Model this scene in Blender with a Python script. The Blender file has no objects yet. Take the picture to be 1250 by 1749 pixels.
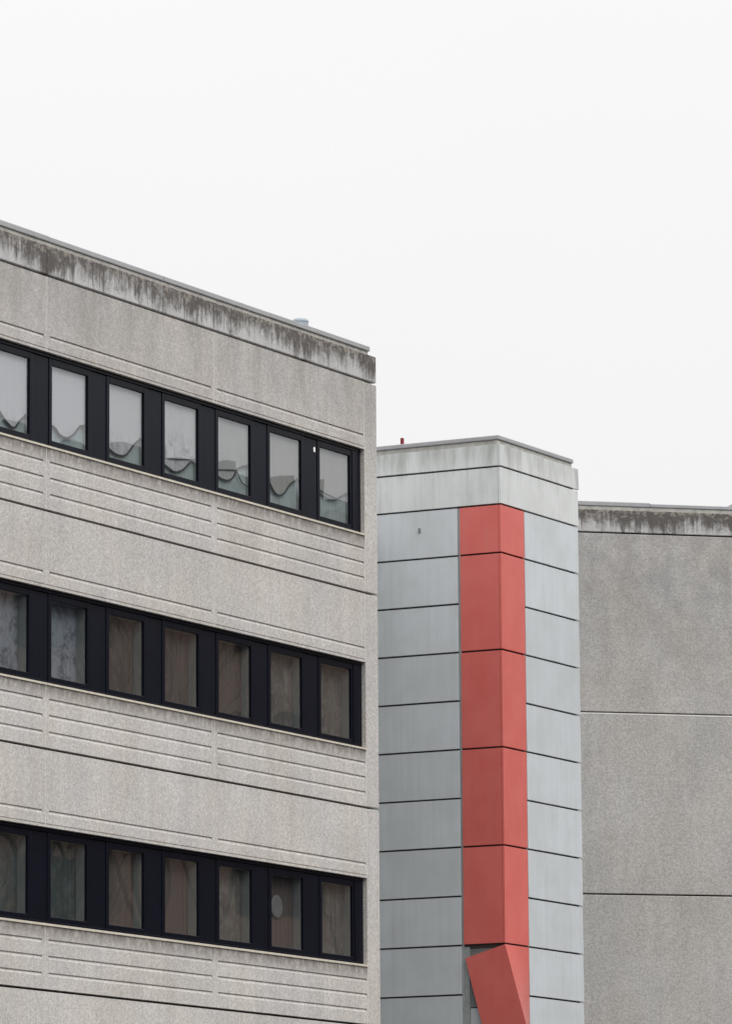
import bpy, bmesh, math, random
from mathutils import Vector, Matrix
random.seed(7)
R = math.radians
S = bpy.context.scene
COL = S.collection

# ------------------------------------------------------------------ camera
cam_data = bpy.data.cameras.new("camera")
cam = bpy.data.objects.new("camera", cam_data); COL.objects.link(cam)
cam_data.sensor_fit = 'VERTICAL'; cam_data.sensor_height = 24.0
cam_data.lens = 24.0 * 9071.46 / 1749.0
cam_data.clip_start = 0.5; cam_data.clip_end = 6000
_r, _f, _u = (Vector((0.99997794, 0.00104333, -0.00655999)), Vector((0, 0.9875875, 0.15706986)),
              Vector((0.00664244, -0.15706639, 0.98756571)))
cam.matrix_world = Matrix(((_r.x, _u.x, -_f.x, 0), (_r.y, _u.y, -_f.y, 0), (_r.z, _u.z, -_f.z, 1.6), (0, 0, 0, 1)))
S.camera = cam
S.view_settings.view_transform = 'Standard'
S.view_settings.look = 'None'
S.view_settings.exposure = 0.0
S.view_settings.gamma = 1.0

# ------------------------------------------------------------------ sky and sun (overcast)
SUN_EL, SUN_AZ = R(50), R(128)        # azimuth clockwise from +Y: behind the camera, to the right
world = bpy.data.worlds.new("World"); S.world = world
world.use_nodes = True
wn, wl = world.node_tree.nodes, world.node_tree.links
wn.clear()
w_out = wn.new('ShaderNodeOutputWorld')
w_sky = wn.new('ShaderNodeTexSky'); w_sky.sky_type = 'NISHITA'; w_sky.sun_disc = False
w_sky.sun_elevation = SUN_EL; w_sky.sun_rotation = SUN_AZ
w_bg1 = wn.new('ShaderNodeBackground'); w_bg1.inputs['Strength'].default_value = 0.06
wl.new(w_sky.outputs[0], w_bg1.inputs['Color'])
# the cloud deck: even and white low down, brighter towards the zenith as overcast skies are
w_tc = wn.new('ShaderNodeTexCoord'); w_sep = wn.new('ShaderNodeSeparateXYZ')
wl.new(w_tc.outputs['Generated'], w_sep.inputs[0])
w_ramp = wn.new('ShaderNodeValToRGB'); wl.new(w_sep.outputs['Z'], w_ramp.inputs[0])
cr = w_ramp.color_ramp
cr.elements[0].position = 0.0; cr.elements[0].color = (0.50, 0.505, 0.515, 1)
cr.elements[1].position = 1.0; cr.elements[1].color = (1.0, 1.0, 1.0, 1)
for p, v in ((0.10, 0.500), (0.17, 0.515), (0.25, 0.540), (0.5, 0.72)):
    e = cr.elements.new(p); e.color = (v * 1.004, v, v * 1.003, 1)
w_n = wn.new('ShaderNodeTexNoise'); w_n.inputs['Scale'].default_value = 7; w_n.inputs['Detail'].default_value = 3
wl.new(w_tc.outputs['Generated'], w_n.inputs['Vector'])
w_mr = wn.new('ShaderNodeMapRange'); w_mr.inputs['To Min'].default_value = 0.98; w_mr.inputs['To Max'].default_value = 1.02
wl.new(w_n.outputs['Fac'], w_mr.inputs['Value'])
w_mul = wn.new('ShaderNodeMath'); w_mul.operation = 'MULTIPLY'; w_mul.inputs[1].default_value = 1.80
wl.new(w_mr.outputs[0], w_mul.inputs[0])
w_bg2 = wn.new('ShaderNodeBackground')
wl.new(w_ramp.outputs[0], w_bg2.inputs['Color']); wl.new(w_mul.outputs[0], w_bg2.inputs['Strength'])
w_mix = wn.new('ShaderNodeMixShader'); w_mix.inputs[0].default_value = 0.97
wl.new(w_bg1.outputs[0], w_mix.inputs[1]); wl.new(w_bg2.outputs[0], w_mix.inputs[2])
wl.new(w_mix.outputs[0], w_out.inputs[0])

sun_d = bpy.data.lights.new("sun", 'SUN'); sun_d.energy = 1.45; sun_d.angle = R(40); sun_d.color = (1, 0.98, 0.95)
sun = bpy.data.objects.new("sun", sun_d); COL.objects.link(sun)
_s = Vector((math.sin(SUN_AZ) * math.cos(SUN_EL), math.cos(SUN_AZ) * math.cos(SUN_EL), math.sin(SUN_EL)))
sun.rotation_euler = _s.to_track_quat('Z', 'Y').to_euler(); sun.location = _s * 200

# ------------------------------------------------------------------ material helpers
class NT:
    def __init__(s, name):
        s.m = bpy.data.materials.new(name); s.m.use_nodes = True
        s.n, s.l = s.m.node_tree.nodes, s.m.node_tree.links
        s.b = s.n['Principled BSDF']; s.out = s.n['Material Output']
        s.tc = s.n.new('ShaderNodeTexCoord'); s.co = s.tc.outputs['Object']
    def mapping(s, scale, loc=(0, 0, 0)):
        m = s.n.new('ShaderNodeMapping'); m.inputs['Scale'].default_value = scale; m.inputs['Location'].default_value = loc
        s.l.new(s.co, m.inputs['Vector']); return m.outputs[0]
    def noise(s, scale, detail=4, rough=.6, vec=None, dist=0):
        t = s.n.new('ShaderNodeTexNoise')
        t.inputs['Scale'].default_value = scale; t.inputs['Detail'].default_value = detail
        t.inputs['Roughness'].default_value = rough; t.inputs['Distortion'].default_value = dist
        s.l.new(vec if vec is not None else s.co, t.inputs['Vector']); return t.outputs['Fac']
    def voronoi(s, scale, vec=None):
        t = s.n.new('ShaderNodeTexVoronoi'); t.inputs['Scale'].default_value = scale
        s.l.new(vec if vec is not None else s.co, t.inputs['Vector']); return t.outputs['Color']
    def ramp(s, v, a, b, lo=0.0, hi=1.0, smooth=True):
        m = s.n.new('ShaderNodeMapRange'); m.interpolation_type = 'SMOOTHSTEP' if smooth else 'LINEAR'
        s.l.new(v, m.inputs['Value'])
        for k, x in (('From Min', a), ('From Max', b), ('To Min', lo), ('To Max', hi)): m.inputs[k].default_value = x
        return m.outputs[0]
    def math(s, op, a, b=None):
        m = s.n.new('ShaderNodeMath'); m.operation = op
        for i, x in enumerate((a, b)):
            if x is None: continue
            if isinstance(x, (int, float)): m.inputs[i].default_value = x
            else: s.l.new(x, m.inputs[i])
        return m.outputs[0]
    def mix(s, fac, a, b, mode='MIX'):
        m = s.n.new('ShaderNodeMix'); m.data_type = 'RGBA'; m.blend_type = mode
        for k, x in ((0, fac), (6, a), (7, b)):
            if isinstance(x, (int, float)): m.inputs[k].default_value = x
            elif isinstance(x, tuple): m.inputs[k].default_value = (*x, 1) if len(x) == 3 else x
            else: s.l.new(x, m.inputs[k])
        return m.outputs[2]
    def scale(s, col, fac):          # multiply a colour by a value
        c = s.n.new('ShaderNodeCombineColor')
        for i in range(3): s.l.new(fac, c.inputs[i])
        return s.mix(1.0, col, c.outputs[0], 'MULTIPLY')
    def xyz(s):
        x = s.n.new('ShaderNodeSeparateXYZ'); s.l.new(s.co, x.inputs[0]); return x.outputs
    def rnd(s):
        return s.n.new('ShaderNodeObjectInfo').outputs['Random']
    def bump(s, h, strength, dist):
        b = s.n.new('ShaderNodeBump'); b.inputs['Strength'].default_value = strength; b.inputs['Distance'].default_value = dist
        s.l.new(h, b.inputs['Height']); s.l.new(b.outputs[0], s.b.inputs['Normal'])
    def fin(s, col, rough=.8, spec=.3, metal=0):
        if isinstance(col, tuple): s.b.inputs['Base Color'].default_value = (*col, 1)
        else: s.l.new(col, s.b.inputs['Base Color'])
        if isinstance(rough, (int, float)): s.b.inputs['Roughness'].default_value = rough
        else: s.l.new(rough, s.b.inputs['Roughness'])
        s.b.inputs['Specular IOR Level'].default_value = spec; s.b.inputs['Metallic'].default_value = metal
        return s.m

def concrete(name, light, dark, sill_dirt=False, top_from=16.0, top_amt=.0, top_z=17.75, tall=.22):
    t = NT(name)
    fine = t.noise(17, 5, .85); grit = t.n.new('ShaderNodeTexVoronoi'); grit.inputs['Scale'].default_value = 40; t.l.new(t.co, grit.inputs['Vector']); gs = t.n.new('ShaderNodeSeparateColor'); t.l.new(grit.outputs['Color'], gs.inputs[0]); grit = gs.outputs[0]; big = t.noise(.7, 4, .6)
    col = t.mix(t.ramp(fine, .30, .70), dark, light)
    col = t.scale(col, t.ramp(grit, 0, 1, .83, 1.155, False))
    spots = t.ramp(t.noise(11, 2, .5), .70, .78)
    col = t.mix(t.math('MULTIPLY', spots, .5), col, (dark[0] * .55, dark[1] * .55, dark[2] * .55))
    pale = t.ramp(t.noise(19, 2, .5, t.mapping((1, 1, 1), (5, 3, 9))), .68, .76)
    col = t.mix(t.math('MULTIPLY', pale, .35), col, (light[0] * 1.2, light[1] * 1.2, light[2] * 1.2))
    col = t.scale(col, t.ramp(big, .3, .7, .90, 1.06, False))
    col = t.scale(col, t.ramp(t.rnd(), 0, 1, .97, 1.03, False))
    streak = t.noise(1, 5, .65, t.mapping((3.2, 3.2, tall)))
    col = t.scale(col, t.ramp(streak, .3, .7, .92, 1.06, False))
    warm = t.ramp(t.noise(.9, 2, .5, t.mapping((1, 1, .6), (7, 2, 4))), .35, .65)
    col = t.mix(1.0, col, t.mix(warm, (1.0, .985, .965), (.985, .995, 1.01)), 'MULTIPLY')
    z = t.xyz()[2]
    if top_amt:
        g = t.ramp(z, top_from, top_z)
        st2 = t.ramp(t.noise(1, 5, .7, t.mapping((2.6, 2.6, tall * 3.5), (3, 1, 0))), .3, .68)
        f = t.math('MULTIPLY', t.math('MULTIPLY', g, t.math('ADD', t.math('MULTIPLY', st2, .75), .35)), top_amt)
        col = t.mix(f, col, (.17, .165, .165))
    if sill_dirt:
        d = t.math('FRACT', t.math('DIVIDE', t.math('SUBTRACT', 15.175, z), 3.597))
        d = t.ramp(d, .0, .095, 1, 0)
        f = t.math('MULTIPLY', d, t.ramp(t.noise(1, 5, .7, t.mapping((9, 9, 5.0))), .30, .58, .2, .95))
        col = t.mix(f, col, (.19, .165, .15))
    t.bump(t.math('ADD', fine, t.math('MULTIPLY', grit, .5)), .45, .012)
    return t.fin(col, .9, .2)

def parapet_mat(name, z0, z1, seed, cover, wide_w=1.7):
    t = NT(name)
    fine = t.noise(28, 4, .7)
    x, y, z = t.xyz()
    g = t.ramp(z, z0, z1, 0, 1, False)
    base = t.mix(t.ramp(fine, .3, .7), (.44, .435, .43), (.58, .575, .565))
    base = t.scale(base, t.ramp(t.noise(1, 4, .6, t.mapping((5, 5, .3), (seed, 0, 0))), .3, .7, .9, 1.08, False))
    s1 = t.noise(1, 6, .72, t.mapping((7, 7, .45), (seed, seed, 0)), .3)
    s2 = t.noise(1, 5, .7, t.mapping((17, 17, 3.0), (0, seed, 0)), .8)
    wide = t.noise(1, 3, .5, t.mapping((1.1, 1.1, .1), (seed * 2, 0, 0)))
    v = t.math('ADD', t.math('ADD', t.math('MULTIPLY', s1, 1.35), t.math('MULTIPLY', s2, .75)), t.math('MULTIPLY', wide, wide_w))
    blob = t.noise(4.5, 5, .7, t.mapping((1, 1, .8), (seed, 9, seed)), .5)
    v = t.math('ADD', v, t.math('MULTIPLY', t.math('SUBTRACT', blob, .5), 1.3))
    v = t.math('ADD', v, t.math('MULTIPLY', g, .75))
    m = t.ramp(v, 2.2 - cover, 2.86 - cover)
    col = t.mix(t.math('MULTIPLY', m, .9), base, t.mix(fine, (.038, .031, .028), (.115, .10, .09)))
    # lime crust that hangs in lumps below the coping
    lump = t.ramp(t.math('ADD', t.noise(9, 4, .65, t.mapping((1, 1, 1.2), (seed, 4, 2)), .8), t.math('MULTIPLY', g, .35)), .80, .88)
    cut = t.ramp(g, .45, .62)
    col = t.mix(t.math('MULTIPLY', t.math('MULTIPLY', lump, cut), .7), col, (.33, .30, .265))
    t.bump(t.math('ADD', fine, t.math('MULTIPLY', m, -.3)), .55, .012)
    return t.fin(col, .9, .2)

def metal_panel(name, col, stain=0.0, var=.06, rough=.42):
    t = NT(name)
    r = t.rnd()
    c = t.scale(t.mix(0.0, col, col), t.ramp(r, 0, 1, 1 - var, 1 + var, False))
    vs = t.noise(1, 5, .6, t.mapping((9, 9, .25)))
    c = t.scale(c, t.ramp(vs, .3, .7, .95, 1.045, False))
    blot = t.ramp(t.noise(1.1, 5, .65), .38, .68)
    c = t.mix(t.math('MULTIPLY', blot, .34), c, (.46, .475, .455))
    drip = t.ramp(t.noise(1, 5, .7, t.mapping((5, 5, .3), (2, 8, 0))), .52, .75)
    c = t.mix(t.math('MULTIPLY', drip, .22 + stain * .35), c, (.36, .37, .35))
    if stain:
        z = t.xyz()[2]
        g = t.ramp(z, 17.55, 18.25)
        st = t.ramp(t.math('ADD', t.noise(1, 6, .6, t.mapping((4, 4, .8), (1, 1, 1))), t.math('MULTIPLY', g, .22)), .50, 1.0)
        c = t.mix(t.math('MULTIPLY', st, stain), c, (.20, .205, .18))
    t.bump(t.noise(1.3, 3, .5), .22, .03)
    return t.fin(c, t.ramp(t.noise(3, 3, .6), .3, .7, rough - .06, rough + .1), .4)

def red_paint():
    t = NT('red_paint')
    c = t.mix(t.ramp(t.noise(1.3, 5, .6), .3, .7), (.655, .128, .108), (.70, .155, .132))
    fade = t.ramp(t.noise(1, 4, .6, t.mapping((6, 6, .25))), .35, .7)
    c = t.mix(t.math('MULTIPLY', fade, .10), c, (.58, .25, .23))
    c = t.scale(c, t.ramp(t.rnd(), 0, 1, .95, 1.05, False))
    t.bump(t.noise(1.7, 3, .5), .22, .03)
    return t.fin(c, .38, .45)

def plain(name, col, rough=.6, spec=.3, var=.08, sc=6, metal=0):
    t = NT(name)
    n = t.noise(sc, 4, .6)
    return t.fin(t.scale(t.mix(0.0, col, col), t.ramp(n, .3, .7, 1 - var, 1 + var, False)), rough, spec, metal)

def glass_mat(name):
    t = NT(name)
    tr = t.n.new('ShaderNodeBsdfTransparent'); tr.inputs[0].default_value = (.87, .89, .895, 1)
    gl = t.n.new('ShaderNodeBsdfGlossy'); gl.inputs['Roughness'].default_value = .015; gl.inputs['Color'].default_value = (.95, .97, 1, 1)
    mx = t.n.new('ShaderNodeMixShader')
    ge = t.n.new('ShaderNodeNewGeometry'); dt = t.n.new('ShaderNodeVectorMath'); dt.operation = 'DOT_PRODUCT'
    t.l.new(ge.outputs['Normal'], dt.inputs[0]); t.l.new(ge.outputs['Incoming'], dt.inputs[1])
    f = t.math('SUBTRACT', 1.0, t.math('ABSOLUTE', dt.outputs['Value']))
    f = t.math('ADD', .165, t.math('MULTIPLY', t.math('POWER', f, 5), .83))      # two coated panes
    b = t.n.new('ShaderNodeBump'); b.inputs['Strength'].default_value = .12; b.inputs['Distance'].default_value = .01
    t.l.new(t.noise(1.3, 1, .5), b.inputs['Height']); t.l.new(b.outputs[0], gl.inputs['Normal'])
    t.l.new(f, mx.inputs[0]); t.l.new(tr.outputs[0], mx.inputs[1]); t.l.new(gl.outputs[0], mx.inputs[2])
    t.l.new(mx.outputs[0], t.out.inputs['Surface'])
    t.n.remove(t.b)
    return t.m

def cloth(name, col, fold=.12, blot=None):
    t = NT(name)
    c = t.scale(t.mix(0.0, col, col), t.ramp(t.noise(1, 3, .6, t.mapping((14, 14, .5))), .3, .7, 1 - fold, 1 + fold, False))
    if blot:  # blots paint shapes mirrored in the glass
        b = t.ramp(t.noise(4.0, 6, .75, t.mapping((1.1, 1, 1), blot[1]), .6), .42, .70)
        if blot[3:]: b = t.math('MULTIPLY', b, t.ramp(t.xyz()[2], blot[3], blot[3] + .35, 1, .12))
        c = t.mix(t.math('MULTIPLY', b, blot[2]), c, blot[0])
    m = t.fin(c, .85, .2)
    t.b.inputs['Transmission Weight'].default_value = 0
    return m

M = {}
M['concrete'] = concrete('aggregate_concrete', (.605, .578, .548), (.515, .489, .464), True, 15.6, .40)
M['concrete_corner'] = concrete('corner_concrete', (.605, .578, .548), (.515, .489, .464), False, 15.6, .40)
M['concrete_far'] = concrete('grey_concrete', (.520, .500, .476), (.440, .421, .403), False, 12.5, .40, 17.75, .6)
M['parapet'] = parapet_mat('stained_parapet', 17.78, 18.25, 3.0, .34)
M['parapet_far'] = parapet_mat('stained_parapet_far', 17.78, 18.25, 11.0, .90, .8)
M['coping'] = plain('coping_metal', (.36, .36, .37), .45, .4, .08, 2.5)
M['upstand'] = plain('coping_concrete', (.42, .41, .38), .85, .2, .22, 7)
M['sealant'] = plain('joint_sealant', (.72, .71, .68), .8, .2, .12, 12)
M['sealant_white'] = plain('white_sealant', (.74, .73, .70), .7, .3, .14, 5)
M['dark'] = plain('dark_backing', (.045, .042, .04), .9, .1)
M['frame'] = plain('navy_frame', (.0035, .0048, .0105), .28, .12, .15, 3)
M['infill'] = plain('navy_infill', (.0040, .0055, .0115), .30, .12, .15, 3)
M['sill'] = plain('sill_metal', (.62, .57, .47), .4, .4, .12, 9)
M['glass'] = glass_mat('window_glass')
M['lining'] = plain('window_lining', (.25, .27, .26), .6, .3, .06)
M['room'] = plain('room_paint', (.20, .19, .18), .9, .1)
M['mirror_line'] = plain('black_mirror_line', (.008, .010, .012), .6, .3)  # for the modelled line of a mirrored roof edge
M['film'] = cloth('reflection_film', (.335, .385, .38), .08, ((.18, .21, .21), (3, 1, 2), .5))  # teal sheet, its blots paint dark mirrored silhouettes
M['sticker'] = plain('white_sticker', (.85, .85, .82), .5, .3)
M['disc'] = plain('pale_disc', (.19, .19, .18), .5, .3)
M['panel'] = metal_panel('grey_panel', (.585, .62, .645), 0, .05)
M['panel_top'] = metal_panel('weathered_panel', (.68, .70, .695), .62, .03)
M['trim'] = plain('grey_trim', (.34, .36, .36), .5, .4, .15, 3)
M['board'] = plain('substrate_board', (.20, .215, .21), .7, .3, .15, 4)
M['red'] = red_paint()
M['red_dark'] = plain('dark_red_paint', (.20, .022, .025), .5, .3)
M['tower_back'] = plain('brown_backing', (.10, .085, .078), .9, .1)
M['vent'] = plain('vent_metal', (.33, .38, .42), .4, .4, .1, 5)
M['asphalt'] = plain('asphalt', (.06, .06, .062), .9, .2, .2, 2)
M['roof'] = plain('roof_gravel', (.25, .25, .24), .9, .2, .2, 3)

# ------------------------------------------------------------------ mesh helpers
class MB:
    def __init__(s): s.v, s.f = [], []
    def box(s, x0, x1, y0, y1, z0, z1):
        i = len(s.v)
        s.v += [(x, y, z) for z in (z0, z1) for y in (y0, y1) for x in (x0, x1)]
        for q in ((0, 2, 3, 1), (4, 5, 7, 6), (0, 1, 5, 4), (2, 6, 7, 3), (0, 4, 6, 2), (1, 3, 7, 5)):
            s.f.append([i + k for k in q])
        return s
    def quad(s, *p):
        i = len(s.v); s.v += [tuple(q) for q in p]; s.f.append(list(range(i, i + len(p)))); return s
    def extrude_x(s, prof, x0, x1, caps=False):
        """closed (y, z) profile run along x"""
        i, n = len(s.v), len(prof)
        s.v += [(x0, y, z) for y, z in prof] + [(x1, y, z) for y, z in prof]
        for k in range(n):
            j = (k + 1) % n; s.f.append([i + k, i + n + k, i + n + j, i + j])
        if caps: s.f.append([i + k for k in range(n)]); s.f.append([i + n + k for k in reversed(range(n))])
        return s
    def grid(s, nu, nv, fn):
        i = len(s.v)
        for b in range(nv + 1):
            for a in range(nu + 1): s.v.append(tuple(fn(a / nu, b / nv)))
        for b in range(nv):
            for a in range(nu):
                k = i + b * (nu + 1) + a; s.f.append([k, k + 1, k + nu + 2, k + nu + 1])
        return s
    def tube(s, pts, r, n=6):
        pts = [Vector(p) for p in pts]; i = len(s.v)
        for k, p in enumerate(pts):
            d = (pts[min(k + 1, len(pts) - 1)] - pts[max(k - 1, 0)]).normalized()
            a = d.cross(Vector((0, 1, 0))); a = a.normalized() if a.length > 1e-4 else Vector((1, 0, 0)); b = d.cross(a)
            for q in range(n):
                t = 2 * math.pi * q / n; s.v.append(tuple(p + a * r * math.cos(t) + b * r * math.sin(t)))
        for k in range(len(pts) - 1):
            for q in range(n):
                w = (q + 1) % n; s.f.append([i + k * n + q, i + k * n + w, i + (k + 1) * n + w, i + (k + 1) * n + q])
        s.f.append([i + q for q in range(n)]); e = i + (len(pts) - 1) * n; s.f.append([e + q for q in reversed(range(n))])
        return s
    def lathe(s, prof, n=24, c=(0, 0, 0)):
        i = len(s.v)
        for r, z in prof:
            for q in range(n):
                t = 2 * math.pi * q / n; s.v.append((c[0] + r * math.cos(t), c[1] + r * math.sin(t), c[2] + z))
        for k in range(len(prof) - 1):
            for q in range(n):
                w = (q + 1) % n; s.f.append([i + k * n + q, i + k * n + w, i + (k + 1) * n + w, i + (k + 1) * n + q])
        return s
    def build(s, name, mat, parent=None, bevel=0, smooth=False, solid=0, label=None):
        me = bpy.data.meshes.new(name); me.from_pydata(s.v, [], s.f)
        bm = bmesh.new(); bm.from_mesh(me)
        bmesh.ops.recalc_face_normals(bm, faces=bm.faces); bm.to_mesh(me); bm.free()
        if smooth:
            for p in me.polygons: p.use_smooth = True
        me.materials.append(mat)
        o = bpy.data.objects.new(name, me); COL.objects.link(o)
        if parent: o.parent = parent
        if solid:
            m = o.modifiers.new('solid', 'SOLIDIFY'); m.thickness = solid; m.offset = 0
        if bevel:
            m = o.modifiers.new('bevel', 'BEVEL'); m.width = bevel; m.segments = 2; m.limit_method = 'ANGLE'
        if label: o['label'] = label
        return o

def thing(name, label, cat, loc=(0, 0, 0), rz=0, group=None):
    o = bpy.data.objects.new(name, None); COL.objects.link(o)
    o.location = loc; o.rotation_euler = (0, 0, rz); o['label'] = label; o['category'] = cat
    if group: o['group'] = group
    return o
def tag(o, label, cat, group=None):
    o['label'] = label; o['category'] = cat
    if group: o['group'] = group
    return o

A = R(90 - 28.1265)          # bearing of the office front and of the tower's right face
C_ = R(90 - 75.6308)         # bearing of the far concrete wall

# ------------------------------------------------------------------ ground
g = MB().quad((-3000, -3000, 0), (3000, -3000, 0), (3000, 3000, 0), (-3000, 3000, 0)).build('ground', M['asphalt'])
g['kind'] = 'structure'

# ================================================================== left: the office block
office = thing('office_block', 'beige concrete office block with three ribbons of dark windows and a stained parapet', 'building',
               (0.18799667, 88.0701308, 0), A)
J = [17.78, 14.183, 10.586, 6.99]          # the open horizontal joints
G = .019                                   # half a joint
PIL = -.445                                # where the corner panel starts
BAY, NB = 5.058, 4
BAYS = [(PIL - BAY * (k + 1), PIL - BAY * k) for k in range(NB)]
XL = BAYS[-1][0]
T_ = .12                                   # thickness of a panel
WIN_W, WIN_DX, NW = 1.046, 1.6864, 12
def win_x(k): return -1.837 - WIN_DX * k

def grooved(z0, z1, grooves, small=()):
    """(y, z) outline of a precast panel; a groove has a square top and a chamfer below"""
    front = [(0, z0)]
    for gz in sorted(list(grooves) + list(small)):
        if gz in small: front += [(0, gz - .009), (.012, gz - .006), (.012, gz + .008), (0, gz + .008)]
        else: front += [(0, gz - .038), (.022, gz + .004), (.022, gz + .018), (0, gz + .018)]
    front += [(0, z1)]
    return front + [(T_, z1), (T_, z0)]
def panel(name, x0, x1, z0, z1, grooves, end0, end1, small=()):
    m = MB()
    m.extrude_x(grooved(z0, z1, grooves, small), x0 + end0, x1 - end1)
    flat = grooved(z0, z1, (), small)
    for a, b in ((x0, x0 + end0), (x1 - end1, x1)):
        m.extrude_x(flat, a, b, True)
    return m.build(name, M['concrete'], office)

hj = .007
for i, j in enumerate(J):
    lint, last = j - 1.17, i == len(J) - 1
    for k, (x0, x1) in enumerate(BAYS):
        e1 = .03 if k == 0 else .085
        if not last:
            panel('lintel_panel', x0 + hj, x1 - hj, lint, j - G, [j - .935], .085, e1, (lint + .045,))
            jn = J[i + 1]
            panel('sill_panel', x0 + hj, x1 - hj, jn + G, jn + .985, [jn + .742, jn + .498, jn + .248], .085, e1)
        else:
            panel('lintel_panel', x0 + hj, x1 - hj, 3.4, j - G, [j - .935], .085, e1)
            MB().box(x0 + hj, x1 - hj, 0, T_, 0, 3.4 - 2 * G).build('base_panel', M['concrete'], office)
    zb = 0 if last else J[i + 1] + G
    MB().box(PIL + hj, 0, 0, .5, zb, j - G).build('corner_panel', M['concrete_corner'], office, .012)
    MB().box(-.14, 0, .515, 12, zb, j - G).build('end_panel', M['concrete_corner'], office, .008)
# sealant in the vertical joints
for x in [PIL] + [b[0] for b in BAYS[:-1]]:
    for i, j in enumerate(J):
        MB().box(x - hj + .0005, x + hj - .0005, .002, T_ - .01, j - 1.168, j - G).build('joint_sealant', M['sealant'], office)
        if i < 3: MB().box(x - hj + .0005, x + hj - .0005, .002, T_ - .01, J[i + 1] + G, J[i + 1] + .983).build('joint_sealant', M['sealant'], office)
# parapet
for k, (x0, x1) in enumerate(BAYS):
    MB().box(x0 + hj, x1 - hj, 0, .3, J[0] + G, 18.25).build('parapet_panel', M['parapet'], office, .014)
MB().box(PIL + hj, 0, 0, .5, J[0] + G, 18.25).build('parapet_panel', M['parapet'], office, .016)
MB().box(-.3, 0, .515, 12, J[0] + G, 18.25).build('parapet_panel', M['parapet'], office, .014)
up = MB().box(XL, -.10, .10, 11.9, 18.15, 18.338).build('roof_upstand', M['upstand'], office, .01)
n_c = 6
for q in range(n_c):
    a = XL + (-.075 - XL) * q / n_c; b = XL + (-.075 - XL) * (q + 1) / n_c
    dz = random.uniform(-.006, .006)
    MB().box(a, b - .004, .075 + random.uniform(-.006, .006), 11.95, 18.34, 18.428 + dz).build('coping', M['coping'], office, .012)
# structure behind the panels
m = MB()
prev = 18.15
for i, j in enumerate(J):
    lo = j - 1.17 + .03
    if i < 3:
        m.box(XL, -.16, T_ + .005, .42, lo, prev)
        m.box(XL, -.16, .42, 11.9, j - .55, j - .25)
        prev = J[i + 1] + .97
    else:
        m.box(XL, -.16, T_ + .005, 11.9, 0, prev)
m.box(XL, -.16, 11.6, 11.9, 0, 18.1)
m.box(-.40, -.145, .51, 11.6, 0, 18.1)
m.box(XL - .3, XL - .002, 0, 11.9, 0, 18.2)
m.box(XL, -.16, .42, 11.6, 17.5, 18.1)
m.build('concrete_core', M['dark'], office)

FY = .085
reflection_mats = [cloth('reflected_white', (.50, .49, .505), .04, ((.36, .365, .38), (1, 0, 0), .5, 15.5)),  # pale tones paint mirrored sky, low dark blots mirrored trees
              cloth('reflected_white_b', (.50, .49, .505), .04, ((.36, .365, .38), (4, 0, 0), .6, 15.5)),
              cloth('reflected_trees', (.47, .46, .47), .04, ((.22, .215, .215), (2, 0, 6), .8, 15.5)),
              cloth('reflected_trees_b', (.46, .45, .46), .05, ((.15, .145, .14), (7, 0, 1), .9, 15.75)),
              cloth('reflected_grey', (.36, .355, .345), .06, ((.25, .245, .235), (9, 0, 3), .6, 15.8)),
              cloth('reflected_beige', (.32, .31, .29), .06, ((.2, .195, .185), (5, 0, 5), .6, 15.5)),
              cloth('reflected_tan', (.31, .30, .275), .06, ((.26, .255, .23), (3, 0, 8), .5))]
reflected_brown = cloth('reflected_brown', (.095, .078, .072), .15)  # brown stands in for brick mirrored in the lower panes
reflected_taupe = cloth('reflected_taupe', (.115, .105, .095), .2, ((.30, .29, .27), (2, 0, 2), .4))  # pale blots paint swirls mirrored in the glass
reflected_blue = cloth('reflected_blue_grey', (.24, .26, .29), .15, ((.05, .055, .06), (6, 0, 1), .9))  # paints a blue-grey reflection with dark shapes
reflected_green = cloth('reflected_green_grey', (.05, .062, .060), .25, ((.11, .13, .13), (1, 0, 6), .6))  # paints dark trees mirrored in the pane

MIRROR_LINES = {  # (across, height) of the dark line standing for a mirrored roofline in each top-row window, right to left
    0: [(0, .36), (.28, .31), (.53, .305), (.72, .36), (1, .46)],
    1: [(0, .35), (.25, .165), (.5, .175), (.74, .35), (1, .46)],
    2: [(0, .19), (.18, .15), (.38, .15), (.54, .21), (.66, .33), (.82, .40), (1, .44)],
    3: [(0, .14), (.2, .09), (.38, .06), (.6, .11), (.73, .18), (.9, .28), (1, .30)],
    4: [(0, .15), (.25, .08), (.55, .10), (.8, .28), (1, .38)],
    5: [(0, .23), (.18, .19), (.28, .13), (.5, .11), (.7, .19), (.86, .31), (1, .34)],
    6: [(0, .42), (.25, .22), (.5, .08), (.68, .05), (.82, .16), (1, .26)]}
def curve(pts, t):
    n = len(pts)
    for k in range(n - 1):
        (a, va), (b, vb) = pts[k], pts[k + 1]
        if t <= b:
            s = (t - a) / (b - a)
            def slope(q):
                p, r = pts[max(q - 1, 0)], pts[min(q + 1, n - 1)]
                return (r[1] - p[1]) / (r[0] - p[0])
            m0, m1 = slope(k) * (b - a), slope(k + 1) * (b - a)
            return (2*s**3 - 3*s*s + 1) * va + (s**3 - 2*s*s + s) * m0 + (3*s*s - 2*s**3) * vb + (s**3 - s*s) * m1
    return pts[-1][1]

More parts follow.
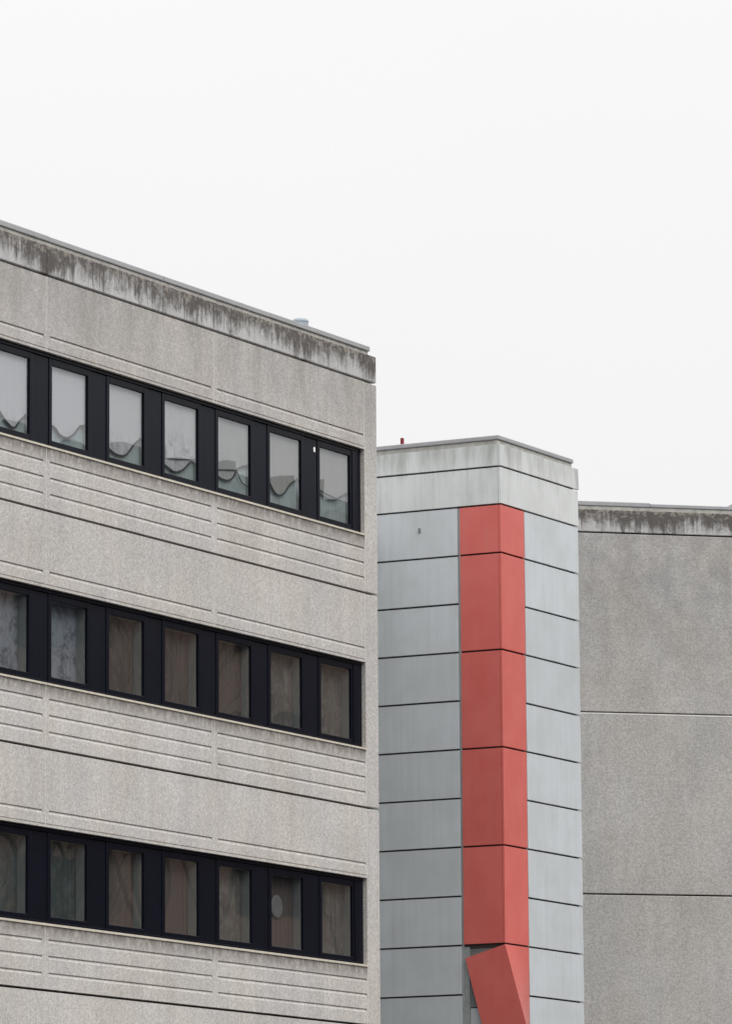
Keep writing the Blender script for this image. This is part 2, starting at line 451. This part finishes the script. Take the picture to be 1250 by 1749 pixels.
for row in range(3):
    j = J[row]; lint, sill = j - 1.17, j - 2.605
    gz0, gz1 = sill + .120, lint - .157
    # the outer frame of the ribbon: head, bottom rail and end post
    fb = MB().box(XL, PIL - .01, FY - .02, .2, lint - .055, lint + .02)
    fb.box(XL, PIL - .01, FY - .012, .2, sill - .03, sill + .045)
    fb.box(-.735, PIL - .01, FY - .012, .2, sill + .045, lint - .055)
    fb.build('ribbon_frame', M['frame'], office, .004)
    # metal sill, in lengths
    for k, (x0, x1) in enumerate(BAYS):
        s = MB(); s.extrude_x([(-.022, sill - .034), (-.022, sill - .004), (FY + .01, sill + .018), (FY + .01, sill - .004), (.0, sill - .03), (0, sill - .034)],
                              x0 + .002, x1 - .002, True)
        s.build('sill', M['sill'], office)
    for k in range(NW):
        wx = win_x(k); x0, x1 = wx, wx + WIN_W
        fw = .085
        cz0, cz1 = sill + .047, lint - .057
        # casement
        c = MB()
        c.box(x0 - fw, x0, FY, .135, cz0, cz1); c.box(x1, x1 + fw, FY, .135, cz0, cz1)
        c.box(x0, x1, FY, .135, cz0, gz0); c.box(x0, x1, FY, .135, gz1, cz1)
        win = c.build('window', M['frame'], office, .006)
        # infill panel to the left of it
        ix0, ix1 = x0 - fw - (WIN_DX - WIN_W - 2 * fw) + .003, x0 - fw - .003
        if k < NW - 1:
            MB().box(ix0, ix1, FY + .012, .17, cz0, cz1).build('infill_panel', M['infill'], office, .004)
        ph = random.uniform(0, 6); amp = -random.uniform(.0008, .0020)
        MB().grid(16, 16, lambda u, v: (x0 + (x1 - x0) * u, .112 + amp * math.sin(math.pi * u) * math.sin(math.pi * v), gz0 + (gz1 - gz0) * v)
                  ).build('pane', M['glass'], win, smooth=True)
        ln = MB()
        ly0, ly1 = .137, .29
        ln.box(x0 - .05, x0 - .005, ly0, ly1, cz0, cz1); ln.box(x1 + .005, x1 + .05, ly0, ly1, cz0, cz1)
        ln.box(x0 - .005, x1 + .005, ly0, ly1 + .1, cz0 + .01, gz0 - .012); ln.box(x0 - .005, x1 + .005, ly0, ly1, gz1 + .01, cz1)
        ln.build('window_lining', M['lining'], win)
        # interior wall between windows
        MB().box(x0 - (WIN_DX - WIN_W) + .052, x0 - .052, .2, .36, lint - 1.44, lint + .03).build('inner_wall', M['room'], win)
        H_ = gz1 - gz0
        if row == 0:
            pts = MIRROR_LINES[k % 7]
            by = .150
            mat = reflection_mats[(6, 5, 4, 3, 2, 1, 0)[k % 7]]
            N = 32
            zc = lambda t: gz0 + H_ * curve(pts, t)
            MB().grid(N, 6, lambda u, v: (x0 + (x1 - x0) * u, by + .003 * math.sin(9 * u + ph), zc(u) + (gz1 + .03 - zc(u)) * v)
                      ).build('reflection_blind', mat, win, smooth=True)  # pale sheet standing in for sky mirrored in the pane
            cp = [(x0 + (x1 - x0) * t / N, by - .008, zc(t / N)) for t in range(N + 1)]
            cd = MB().tube(cp, .016)
            ex = cp[-1]
            cd.tube([(ex[0] - .05, by - .012, ex[2] - .02), (ex[0] + .01, by - .012, ex[2] + .005)], .024)
            if k == 2:
                cd.tube([(x0 + WIN_W * a, by - .008, gz0 + H_ * b) for a, b in ((.66, .33), (.72, .25), (.82, .17), (1, .14))], .010)
            if k in (2, 3, 0):
                h2 = {2: ((0, .25), (.4, .30), (.66, .33)), 3: ((0, .20), (.5, .25), (1, .31)), 0: ((0, .40), (.3, .36), (.6, .34))}[k]
                cd.tube([(x0 + WIN_W * a, by - .008, gz0 + H_ * b) for a, b in h2], .011)
            cd.build('mirror_line', M['mirror_line'], win, smooth=True)  # dark tube standing in for a mirrored roofline
            MB().grid(6, 2, lambda u, v: (x0 + (x1 - x0) * u, .175, gz0 - .02 + H_ * .62 * v)).build('reflection_film', M['film'], win)
        else:
            mat = None
            if row == 1: mat = {0: reflected_taupe, 1: reflected_taupe, 5: reflected_blue, 6: reflected_blue}.get(k, reflected_brown)
            if row == 2: mat = {0: reflected_taupe, 2: reflected_taupe, 5: reflected_green, 6: reflected_green}.get(k, reflected_brown)
            nf = random.randint(6, 9); am = random.uniform(.004, .010)
            MB().grid(72, 2, lambda u, v: (x0 + (x1 - x0) * u, .278 + am * math.sin(nf * 6.28 * u + ph + .4 * v), gz0 - .06 + (H_ + .16) * v)
                      ).build('reflection_curtain', mat, win, smooth=True)  # folded sheet carrying the painted reflection
    # the room behind
    rm = MB()
    z0, z1 = sill - .6, lint + .4
    rm.quad((XL, 3.2, z0), (-.42, 3.2, z0), (-.42, 3.2, z1), (XL, 3.2, z1))
    rm.quad((XL, .43, z0), (-.42, .43, z0), (-.42, 3.2, z0), (XL, 3.2, z0))
    rm.quad((XL, .43, z1), (-.42, .43, z1), (-.42, 3.2, z1), (XL, 3.2, z1))
    rm.build('room', M['room'], office)
MB().box(-2.045, -1.985, FY + .006, FY + .0115, 16.34, 16.42).build('sticker', M['sticker'], office, label='small square white sticker on dark infill panel')

d = MB().lathe([(0.001, -.012), (.17, -.012), (.19, -.004), (.19, .004), (.17, .012), (.001, .012)], 32).build('round_plate', M['disc'], None)
bpy.context.view_layer.update()
d.matrix_world = office.matrix_world @ Matrix.Translation((-3.03, .27, 8.77)) @ Matrix.Rotation(R(90), 4, 'X')
tag(d, 'grey oval plate propped behind the glass of a bottom-row window', 'plate')

# vent on the office roof
vm = MB().lathe([(.0, 0), (.135, 0), (.135, .31), (.142, .315), (.142, .335), (.125, .36), (.10, .374), (.05, .382), (.001, .385)], 28)
v = vm.build('roof_vent', M['vent'], None, smooth=False)
v.matrix_world = office.matrix_world @ Matrix.Translation((-1.19, .8, 18.41))
tag(v, 'small blue-grey domed vent cap standing on the roof edge', 'vent')

# ================================================================== middle: the clad stair tower
tower = thing('stair_tower', 'tower clad in pale grey panels with a red strip down its corner', 'tower', (2.47662617, 96.68391682, 0), A)
TW, TD = 3.25, 8.0
MB().box(.06, TW - .08, .06, TD, 0, 18.2).build('tower_core', M['tower_back'], tower)
def lap(name, mat, side, a0, a1, z0, z1, g=.0155):
    """one sheet-metal panel, its bottom edge kicked out over the one below"""
    k0, k1 = random.uniform(.008, .014), random.uniform(0, .003)
    wob = [random.uniform(-.002, .002) for _ in range(5)]
    nseg = 8
    m = MB()
    zb, zt = z0 + g, z1 - g
    prof = lambda t: [(-k0, zb + wob[int(t * 4)]), (-k1, zt), (.045, zt), (.045, zb)]
    ring = []
    for q in range(nseg + 1):
        t = q / nseg; u = a0 + (a1 - a0) * t
        bow = -.004 * math.sin(math.pi * t)
        i = len(m.v)
        for n_, (d_, z) in enumerate(prof(t)):
            dd = d_ + (bow if n_ < 2 else 0)
            m.v.append((u, dd, z) if side == 'r' else (dd, u, z))
        ring.append(i)
    for q in range(nseg):
        for e in range(4):
            m.f.append([ring[q] + e, ring[q + 1] + e, ring[q + 1] + (e + 1) % 4, ring[q] + (e + 1) % 4])
    m.f.append([ring[0] + e for e in range(4)]); m.f.append([ring[-1] + e for e in reversed(range(4))])
    return m.build(name, mat, tower, .004)
# parapet band and the band under it
for z0, z1, ext in ((17.82, 18.25, .05), (17.115, 17.82, .015)):
    lap('fascia_panel', M['panel_top'], 'r', -.002, TW + ext, z0, z1)
    lap('fascia_panel', M['panel_top'], 'l', .05, TD, z0, z1)
zs = [17.115 - .905, ]
while zs[-1] > 1: zs.append(zs[-1] - .9)
top = 17.115
for z in zs:
    lap('cladding_panel', M['panel'], 'r', .975, TW, z, top)
    lap('cladding_panel', M['panel'], 'l', .895, TD, z, top)
    top = z
MB().box(.020, .05, .845, .893, 0, 17.10).build('cladding_trim', M['trim'], tower, .004)
MB().box(.958, .973, .012, .05, 0, 17.10).build('cladding_trim', M['trim'], tower)
MB().box(TW - .075, TW - .03, .05, TD, 0, 17.78).build('tower_side', M['panel'], tower)
# red corner panels, folded round the corner
def red(z0, z1):
    g = .017
    m = MB()
    k = random.uniform(.002, .005)
    m.box(-.003, .954, -.003 - k, .04, z0 + g, z1 - g)
    m.box(-.003 - k, .04, .046, .842, z0 + g, z1 - g)
    return m.build('corner_panel', M['red'], tower, .004)
red(16.21, 17.115)
zr = 16.21
while zr > 9.2: red(zr - 1.8, zr); zr -= 1.8
ZB = zr          # top of the loose panel
while zr > 2: zr -= 1.8; (red(zr - 1.8, zr) if zr > 2 else None)
# the loose one: swung down about the top of the corner
th = R(15.6); hh, ww = 1.79, .835
def flap_pt(v_, w_): return (-.006, v_ * math.cos(th) - w_ * math.sin(th), ZB - .012 - v_ * math.sin(th) - w_ * math.cos(th))
fm = MB()
fm.grid(6, 10, lambda u, v: (flap_pt(ww * u, hh * v)[0] - .02 * u * math.sin(math.pi * v) - .015 * u, *flap_pt(ww * u, hh * v)[1:]))
fm.grid(8, 10, lambda u, v: tuple((1 - u) * p + u * q for p, q in zip(flap_pt(0, hh * v), (.953, -.004, ZB - .014 - (hh - .04) * v))))
bent = fm.build('corner_panel', M['red'], tower, solid=.006, label='bent red corner panel hanging loose and swung out')
MB().box(.045, .057, .10, .74, ZB - 1.75, ZB - 1.15).build('backing_board', M['panel'], tower, .003)
MB().box(.045, .057, .06, .80, ZB - 1.13, ZB - .07).build('backing_board', M['board'], tower, .003)
MB().box(.026, .044, .742, .842, ZB - 1.78, ZB - .03).build('fixing_rail', M['trim'], tower, .004)
MB().box(-.03, .0, 1.66, 1.70, 16.70, 16.79).build('dirt_spot', M['board'], tower, .004)  # small box standing in for a dark dirt spot
# roof edge
MB().box(.085, TW - .05, .085, TD, 18.1, 18.335).build('roof_upstand', M['upstand'], tower, .012)
MB().box(.055, TW - .03, .055, TD, 18.337, 18.42).build('coping', M['coping'], tower, .016)
bpy.context.view_layer.update()
p = MB().lathe([(.0, 0), (.036, 0), (.036, .20), (.030, .21), (.0, .21)], 4).build('red_post', M['red_dark'], None)
p.matrix_world = tower.matrix_world @ Matrix.Translation((.45, 2.27, 18.40)) @ Matrix.Rotation(R(45), 4, 'Z')
tag(p, 'short dark red post sticking up from the tower roof edge', 'post')

# unseen link at the back of the gap, added to shade the tower's left face
link = thing('shading_link_block', 'unseen dark connecting block set back in the gap between office block and clad tower', 'building', (0.18799667, 88.0701308, 0), A)
MB().box(.01, 8.60, 5.0, 11, 0, 16.6).build('wall', M['board'], link)
MB().box(.01, 8.60, 4.95, 11, 16.61, 16.9).build('roof', M['coping'], link)

# ================================================================== right: the blank concrete building
far = thing('concrete_building', 'blank grey concrete building with a dirt-streaked parapet beside the clad tower', 'building', (4.24751163, 104.38835576, 0), C_)
FX0, FX1 = -3.0, 18.0
JF = [17.775, 14.172, 10.568, 6.97, 3.37]
for i, j in enumerate(JF):
    zb = JF[i + 1] + .014 if i < 4 else 0
    MB().box(FX0, FX1, 0, .2, zb, j - .014).build('wall_panel', M['concrete_far'], far, .014)
MB().box(FX0, FX1, -.004, .02, JF[1] - .038, JF[1] - .010).build('joint_sealant', M['sealant_white'], far)
for x0, x1, dy in ((FX0, 7.4, 0), (7.4, FX1, 0)):
    MB().box(x0, x1 - .01, dy, .3, JF[0] + .016, 18.24).build('parapet_panel', M['parapet_far'], far, .014)
MB().box(FX0, FX1, .03, 11, 18.1, 18.315).build('roof_upstand', M['upstand'], far, .012)
for x0, x1, dz in ((FX0, 1.47, .012), (1.475, 7.4, -.006), (7.405, FX1, .0)):
    MB().box(x0, x1, .012, 11.05, 18.317, 18.395 + dz).build('coping', M['coping'], far, .012)
MB().box(FX0, FX1 - .02, .21, 11, 0, 18.05).build('concrete_core', M['dark'], far)
m = MB(); m.v = [(3.12, .3, 18.37), (7, .3, 18.37), (7, 2.3, 18.37), (3.12, 2.3, 18.37), (3.34, .36, 18.52), (7, .36, 18.52), (7, 2.3, 18.52), (3.34, 2.3, 18.52)]
m.f = [[0, 1, 5, 4], [1, 2, 6, 5], [2, 3, 7, 6], [3, 0, 4, 7], [4, 5, 6, 7], [3, 2, 1, 0]]
bpy.context.view_layer.update()
rk = m.build('roof_curb', M['board'], None, .01)
rk.matrix_world = far.matrix_world.copy()
tag(rk, 'low grey sloped roof curb above the far parapet at the right edge', 'roof curb')

# ================================================================== out of frame, seen only in the window glass: a brick block across the yard
t = NT('brown_brick')
bt = t.n.new('ShaderNodeTexBrick'); bt.inputs['Scale'].default_value = 4
bt.inputs['Color1'].default_value = (.20, .12, .09, 1); bt.inputs['Color2'].default_value = (.26, .16, .12, 1); bt.inputs['Mortar'].default_value = (.3, .28, .25, 1)
mp = t.n.new('ShaderNodeMapping'); mp.inputs['Rotation'].default_value = (R(90), 0, 0)
t.l.new(t.co, mp.inputs['Vector']); t.l.new(mp.outputs[0], bt.inputs['Vector'])
M['brick'] = t.fin(bt.outputs['Color'], .9, .2)
brick = thing('brick_block', 'brown brick block across the yard mirrored in the window glass', 'building', (46, 112, 0), math.atan2(.83, -.556) + math.pi)
MB().box(-24, 24, 0, 12, 0, 23.6).build('wall', M['brick'], brick)
for a_, b_, h_ in ((3.4, 9, 26.3), (.2, 3.3, 25.7), (-2.2, .1, 25.2), (-4, -2.3, 24.8)):  # stepped boxes added to darken the left panes' reflections
    MB().box(a_, b_, .4, 9, 24.01, h_).build('reflection_step', M['board'], brick)
MB().box(-24.2, 24.2, -.2, 12.2, 23.6, 24.0).build('roof', M['roof'], brick)
for r_ in range(6):
    for c_ in range(8):
        x = -21 + c_ * 5.6
        MB().box(x, x + 2.2, -.04, .03, 2.2 + r_ * 3.6, 3.9 + r_ * 3.6).build('window', M['frame'], brick)

# bare trees on the yard, out of frame to the right, mirrored in the glass
M['bark'] = plain('bark', (.07, .058, .048), .9, .1)
def bare_tree(x, y, h, seed, label):
    rng = random.Random(seed)
    t_ = thing('bare_tree', label, 'tree', (x, y, 0), 0, 'bare trees across the yard')
    tr, cw = MB(), MB()
    def grow(m, p, d, L, r, lev):
        pts = [p]; q = p.copy(); dd = d.copy()
        n = 4
        for k in range(n):
            dd = (dd + Vector((rng.uniform(-.16, .16), rng.uniform(-.16, .16), rng.uniform(-.02, .12)))).normalized()
            q = q + dd * (L / n); pts.append(q.copy())
        m.tube(pts, r, 5 if lev < 2 else 3)
        if lev < 4:
            for k in range(5 if lev == 0 else 4):
                i = rng.randint(2, n); a = rng.uniform(0, 6.28)
                side = Vector((math.cos(a), math.sin(a), rng.uniform(.1, .7)))
                grow(cw, pts[i], (dd * .7 + side * .75).normalized(), L * rng.uniform(.5, .68), r * .48, lev + 1)
    grow(tr, Vector((0, 0, 0)), Vector((0, 0, 1)), h * .42, .17, 0)
    tr.build('trunk', M['bark'], t_); cw.build('crown', M['bark'], t_)
bare_tree(16.5, 88.5, 21, 3, 'bare leafless tree nearest the office windows, mirrored in the glass')
bare_tree(20.5, 95.5, 22.5, 5, 'bare leafless tree between two others across the yard')
bare_tree(25.5, 101.5, 26.5, 9, 'bare leafless tree farthest along the yard near the blank wall')
